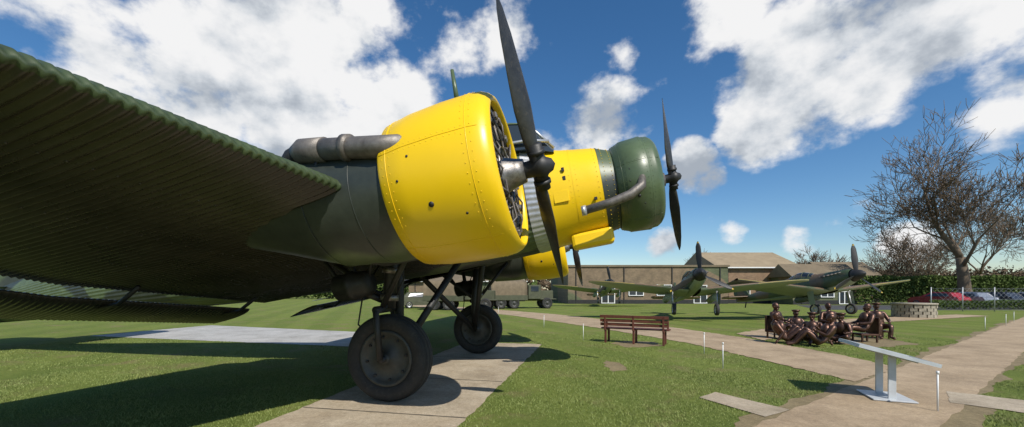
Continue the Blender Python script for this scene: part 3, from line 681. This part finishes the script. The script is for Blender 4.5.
def tree(name,loc,h,seed,levels=6,spread=.55,r0=.42,leanx=0,rmin=.014,l0=.24):
    rd=random.Random(seed); v=[];f=[]
    def br(p,d,l,r,lev):
        n=3 if lev<4 else 2; pts=[p]; dd=d.copy(); q=p.copy()
        for i in range(n):
            dd=(dd+Vector((rd.gauss(0,.12),rd.gauss(0,.12),rd.gauss(0,.08)+.03))).normalized(); q=q+dd*l/n; pts.append(q.copy())
        rr=[max(rmin,r*(1-.38*i/n)) for i in range(n+1)]
        tubedata(pts,rr,8 if lev<2 else (5 if lev<4 else 3),v,f)
        if lev>=levels: return
        k=rd.choice([3,4,4]) if lev<5 else 3
        for j in range(k):
            t=1.0 if j==0 else rd.uniform(.3,1.)
            if lev==0 and j>0: t=rd.uniform(.7,1.)
            idx=min(n,int(t*n)); fr_=t*n-idx; base=pts[idx] if idx==n else pts[idx].lerp(pts[idx+1],fr_)
            ax=dd.orthogonal().normalized(); ax.rotate(Quaternion(dd,rd.uniform(0,2*math.pi)))
            nd=dd.copy(); nd.rotate(Quaternion(ax,rd.uniform(.12,.4) if j==0 else rd.uniform(.45,.95)*spread/.55))
            nd.z+=.14; nd.normalize()
            br(base,nd,l*(rd.uniform(.72,.86) if j==0 else rd.uniform(.6,.82)),rr[-1]*(.82 if j==0 else rd.uniform(.45,.68)),lev+1)
    br(Vector((0,0,-.1)),Vector((leanx,0,1)).normalized(),h*l0,r0,0)
    o=mk(name,v,f,M_twig,None,True); o.location=loc; return o
tree('bare_tree',(49.0,43,0),23,11,7,.60,.62,-.02,.021,.235)
tree('bare_tree',(60,62,0),13,5,5,.6,.3,0,.025); tree('bare_tree',(54,70,0),12,8,6,.6,.25,0,.025); tree('bare_tree',(66,56,0),17,21,6,.6,.35,0,.022); tree('bare_tree',(74,72,0),15,23,5,.6,.3,0,.025); tree('bare_tree',(58,75,0),9,29,5,.7,.22,0,.025); tree('bare_tree',(40,85,0),12,31,6,.6,.25,0,.03); tree('bare_tree',(64,66,0),13,37,5,.6,.3,0,.025); tree('bare_tree',(58,58,0),14,41,6,.6,.3,0,.022)
# ------------------------------------------------------------------ fence
fe=empty('chain_link_fence',(0,0,0)); L=[];
a=Vector((33,31.5,0)); c=Vector((70,29,0)); n=16
for i in range(n+1):
    p=a.lerp(c,i/n); L.append(([p,p+Vector((0,0,1.9))],.035))
tubes('posts',L,M_galv,fe,6); L=[]
for z in (.1,.95,1.8): L.append(([a+Vector((0,0,z)),c+Vector((0,0,z))],.008))
ln=(c-a).length; k=int(ln/.35)
for i in range(k):
    p=a.lerp(c,i/k); q=a.lerp(c,min(1,(i+5)/k)); L.append(([p+Vector((0,0,.05)),q+Vector((0,0,1.8))],.004)); L.append(([q+Vector((0,0,.05)),p+Vector((0,0,1.8))],.004))
tubes('mesh_wires',L,M_galv,fe,3)
# ------------------------------------------------------------------ cars and lorry
def car(loc,yaw,mat):
    e=empty('parked_car',loc,yaw)
    prof=[(-2.1,.35),(-2.15,.75),(-2.0,.95),(-1.75,1.0),(-1.35,1.42),(.1,1.46),(.9,1.02),(1.9,.85),(2.1,.6),(2.08,.35)]
    v=[];n=len(prof)
    for s in(-1,1):
        for x,z in prof: v.append((x,s*.85*(1 if z<1.05 else .78),z))
    f=[tuple(range(n)),tuple(range(n,2*n))[::-1]]+[(k,(k+1)%n,n+(k+1)%n,n+k) for k in range(n)]
    o=mk('body',v,f,mat,e,False); mm=o.modifiers.new('b','BEVEL'); mm.width=.06; mm.segments=3
    for s in(-1,1):
        mk('side_window',[(-1.45,s*.85,1.04),(-1.2,s*.72,1.36),(.05,s*.72,1.39),(.6,s*.86,1.05)],[(0,1,2,3)],M_glass,e,False)
        for x in(-1.3,1.35): wheel(e,Vector((x,s*.78,.32)),.32,.2,AX,M_tyre,M_alu,False)
    mk('windscreen',[(.17,-.6,1.43),(.17,.6,1.43),(.86,.75,1.06),(.86,-.75,1.06)],[(0,1,2,3)],M_glass,e,False)
car((44.2,41.5,0),R(100),M_red); car((47.0,41.5,0),R(95),M_silver); car((50,41.5,0),R(92),M_navy); car((53.5,41.5,0),R(90),M_silver); car((57,41.5,0),R(90),M_navy)
def lorry(loc,yaw):
    e=empty('military_lorry',loc,yaw)
    boxes('cab',[((1.3,0,1.5),(1.2,1.9,1.3)),((2.5,0,1.25),(1.3,1.3,.8)),((2.6,0,.85),(1.6,1.9,.1)),((0,0,.8),(5.2,.9,.2))],M_olive,e,.08)
    P=[]
    for x in np.linspace(-2.7,.6,12):
        P.append([(x,1.0*math.copysign(abs(math.cos(t))**.5,math.cos(t)),1.05+(1.5+.03*math.cos(x*9))*abs(math.sin(t))**.5) for t in np.linspace(0,math.pi,16)])
    gridmesh('canvas_tilt',np.array(P),M_canvas,e,False,False,True,None,True)
    boxes('load_bed',[((-1.05,0,1.0),(3.4,2.0,.5))],M_olive,e,.03)
    boxes('windows',[((1.92,0,1.8),(.04,1.5,.5)),((1.3,-.96,1.8),(.7,.04,.45)),((1.3,.96,1.8),(.7,.04,.45))],M_glass,e)
    for x in(2.5,-.6,-1.8):
        for s in(-1,1): wheel(e,Vector((x,s*.85,.5)),.5,.28,AX)
lorry((.6,37,0),R(12)); lorry((-4.6,34,0),R(-5)); 
car((-8.5,38,0),R(20),M_olive)
# ------------------------------------------------------------------ bench
def bench(loc,yaw):
    e=empty('park_bench',loc,yaw); W=2.0
    boxes('seat_slats',[((0,y,.45),(W,.09,.035)) for y in(-.2,-.09,.02,.13)],M_bench,e,.005)
    boxes('backrest_slats',[((0,.24+.03*k,.58+.12*k),(W,.03,.09)) for k in range(3)],M_bench,e,.005)
    L=[]
    for x in(-.85,0,.85):
        L+=[((x,-.2,.215),(.06,.06,.43)),((x,.2,.215),(.06,.06,.43)),((x,0,.41),(.05,.5,.045)),((x,.29,.63),(.05,.05,.45))]
    for x in(-.92,.92): L+=[((x,0,.66),(.06,.5,.04)),((x,-.22,.55),(.05,.05,.2))]
    boxes('frame',L,M_bench,e,.005)
bench((3.75,12.2,0),R(152))
# ------------------------------------------------------------------ lectern
e=empty('information_lectern',(5.6,6.0,0),math.atan2(.92,.38))
box('base_plate',(0,0,.024),(.62,.5,.02),M_post,e,None,.004)
box('post',(-.2,0,.34),(.03,.09,.62),M_post,e,None,.004); box('post',(.2,0,.34),(.03,.09,.62),M_post,e,None,.004)
bd=empty('board',(0,0,.68),0,e); bd.rotation_euler=(R(15),0,0)
box('panel',(0,0,.012),(.74,.88,.02),M_board,bd,None,.004); 
boxes('frame',[((0,.45,.01),(.80,.03,.05)),((0,-.45,.01),(.80,.03,.05)),((-.385,0,.01),(.03,.87,.05)),((.385,0,.01),(.03,.87,.05)),((-.2,0,-.02),(.05,.6,.03)),((.2,0,-.02),(.05,.6,.03))],M_post,bd)
# ------------------------------------------------------------------ thin white stakes
pp=[(4.35,8.25),(2.3,12.9),(5.64,5.3),(19.4,16.4),(22.6,18.3),(25.6,20.4),(4.9,10.2),(-.9,26.5),(1.4,17.5)]
for x,y in pp:
    e=empty('marker_stake',(x,y,0)); tube('rod',[(0,0,0),(0,0,.52)],.010,M_white,e,8); tube('eye',[(0,0,.5),(0,0,.54)],[.017,.017],M_white,e,8)
# ------------------------------------------------------------------ stone well
e=empty('stone_plinth',(24.6,24.5,0)); v=[];f=[]
for r_ in range(4):
    for k in range(16):
        a=2*math.pi*(k+.5*(r_%2))/16; boxd(v,f,(.85*math.cos(a),.85*math.sin(a),.1+.19*r_),(.3+random.uniform(-.03,.03),.325,.185),Matrix.Rotation(a,3,'Z'))
mk('stone_courses',v,f,M_stone,e,False); revolve('cap',[(0,0),(0,1.05),(.1,1.05),(.1,0)],M_stone,e,32,Matrix.Translation((0,0,.77))@Matrix.Rotation(R(-90),4,'Y'))
# ------------------------------------------------------------------ bronze figures
def figure(loc,yaw,pose=0,seed=0):
    rd=random.Random(seed); e=empty('bronze_airman_statue',loc,yaw)
    j=lambda a:rd.uniform(-a,a)
    hip=Vector((0,0,.42 if pose==0 else .16))
    lean=(-.12,-.25,.15)[pose%3]
    ch=hip+Vector((lean*.6,0,.30)); nk=hip+Vector((lean,j(.03),.52)); hd=nk+Vector((.03+j(.03),j(.03),.12))
    P=[];E=[];Rr=[]
    def add(p,r,par=None):
        P.append(tuple(p)); Rr.append(r); 
        if par is not None: E.append((par,len(P)-1))
        return len(P)-1
    h=add(hip,.15); w1=add(hip+Vector((lean*.3,0,.15)),.135,h); c1=add(ch,.16,w1); n1=add(nk-Vector((0,0,.03)),.075,c1); n2=add(nk+Vector((.01,0,.06)),.055,n1)
    hands=[]
    for s in(-1,1):
        if pose==0: kn=hip+Vector((.46,s*(.16+j(.04)),.06+j(.03))); ft=Vector((kn.x+j(.1)+.05,kn.y+j(.03),.09))
        elif pose==1: kn=hip+Vector((.36,s*.14,.34+j(.05))); ft=Vector((kn.x+.30,kn.y,.09))
        else: kn=hip+Vector((.42,s*(.3+j(.05)),.10)); ft=Vector((.32,-s*.1,.10))
        t=add(hip+Vector((.08,s*.11,-.01)),.115,h); k=add(kn,.075,t); m=add(kn.lerp(ft,.35),.066,k); a_=add(ft,.05,m); to=add(ft+Vector((.2,s*.03,-.035)),.042,a_)
        sh=nk+Vector((0,s*.20,-.07)); 
        el_=sh+Vector((.10+lean*-.3,s*.09,-.26)); ha=kn+Vector((-.05,-s*.02,.10)) if pose!=1 or s>0 else hip+Vector((-.25,s*.3,-.06))
        if (ha-el_).length>.30: ha=el_+(ha-el_).normalized()*.28
        s1=add(sh,.075,c1); e1=add(el_,.055,s1); w2=add(ha,.036,e1); hands.append((ha,(ha-el_).normalized(),s))
    me=bpy.data.meshes.new('body'); me.from_pydata(P,E,[]); me.update(); o=finish('body',me,M_bronze,e,False)
    sk=o.modifiers.new('skin','SKIN'); 
    for i,sv in enumerate(me.skin_vertices[0].data): sv.radius=(Rr[i],Rr[i]*(1.0)); sv.use_root=(i==0)
    sk.use_smooth_shade=True; ss=o.modifiers.new('s','SUBSURF'); ss.levels=2; ss.render_levels=2
    ellipsoid('head',hd+Vector((0,0,.02)),(.098,.078,.12),M_bronze,e,10)
    ellipsoid('nose',hd+Vector((.1,0,.0)),(.022,.014,.026),M_bronze,e,5); ellipsoid('jaw',hd+Vector((.03,0,-.07)),(.06,.055,.045),M_bronze,e,6)
    for s in(-1,1): ellipsoid('ear',hd+Vector((0,s*.08,.01)),(.02,.012,.03),M_bronze,e,5); ellipsoid('eye',hd+Vector((.085,s*.03,.025)),(.014,.014,.009),M_dark,e,5)
    ellipsoid('mouth',hd+Vector((.088,0,-.045)),(.012,.025,.006),M_dark,e,5)
    if seed%2: revolve('peaked_cap',[(0,.085),(.05,.13),(.075,.13),(.09,.0)],M_bronze,e,20,Matrix.Translation(hd+Vector((0,0,.06)))@Matrix.Rotation(R(-90),4,'Y'))
    else: ellipsoid('hair',hd+Vector((-.02,0,.055)),(.1,.085,.1),M_bronze,e,8)
    ellipsoid('life_vest',ch+Vector((.06,0,.02)),(.13,.17,.2),M_bronze,e,8)
    L=[]
    for ha,d,s in hands:
        sd_=d.cross(Vector((0,0,1))).normalized()
        L.append(([ha,ha+d*.08],[.032,.036]))
        for q in range(4):
            b0=ha+d*.07+sd_*(q-1.5)*.019; ln=(.06,.075,.07,.055)[q]
            L.append(([b0,b0+d*ln*.5+Vector((0,0,-.008)),b0+d*ln*.85+Vector((0,0,-.035))],[.010,.009,.007]))
        L.append(([ha+d*.02+sd_*s*.03,ha+d*.06+sd_*s*.06,ha+d*.09+sd_*s*.055],[.012,.010,.008]))
    tubes('hands',L,M_bronze,e,7)
    if pose==0:
        boxes('seat',[((-.02,0,.24),(.48,.5,.06)),((-.27,0,.5),(.05,.5,.55))]+[((x,y,.11),(.05,.05,.22)) for x in(-.22,.18) for y in(-.22,.22)],M_bronze,e,.01)
for i,(px,Y,yw,ps) in enumerate([(778,13.4,-60,0),(799,13.9,-100,1),(784,12.2,-20,1),(811,12.3,-140,1),(831,13.4,-100,0),(844,12.2,200,2),(864,12.6,170,0),(878,13.6,-110,0),(822,11.4,150,1)]):
    figure(((px-512)/400*Y,Y,0),R(yw),ps,i)
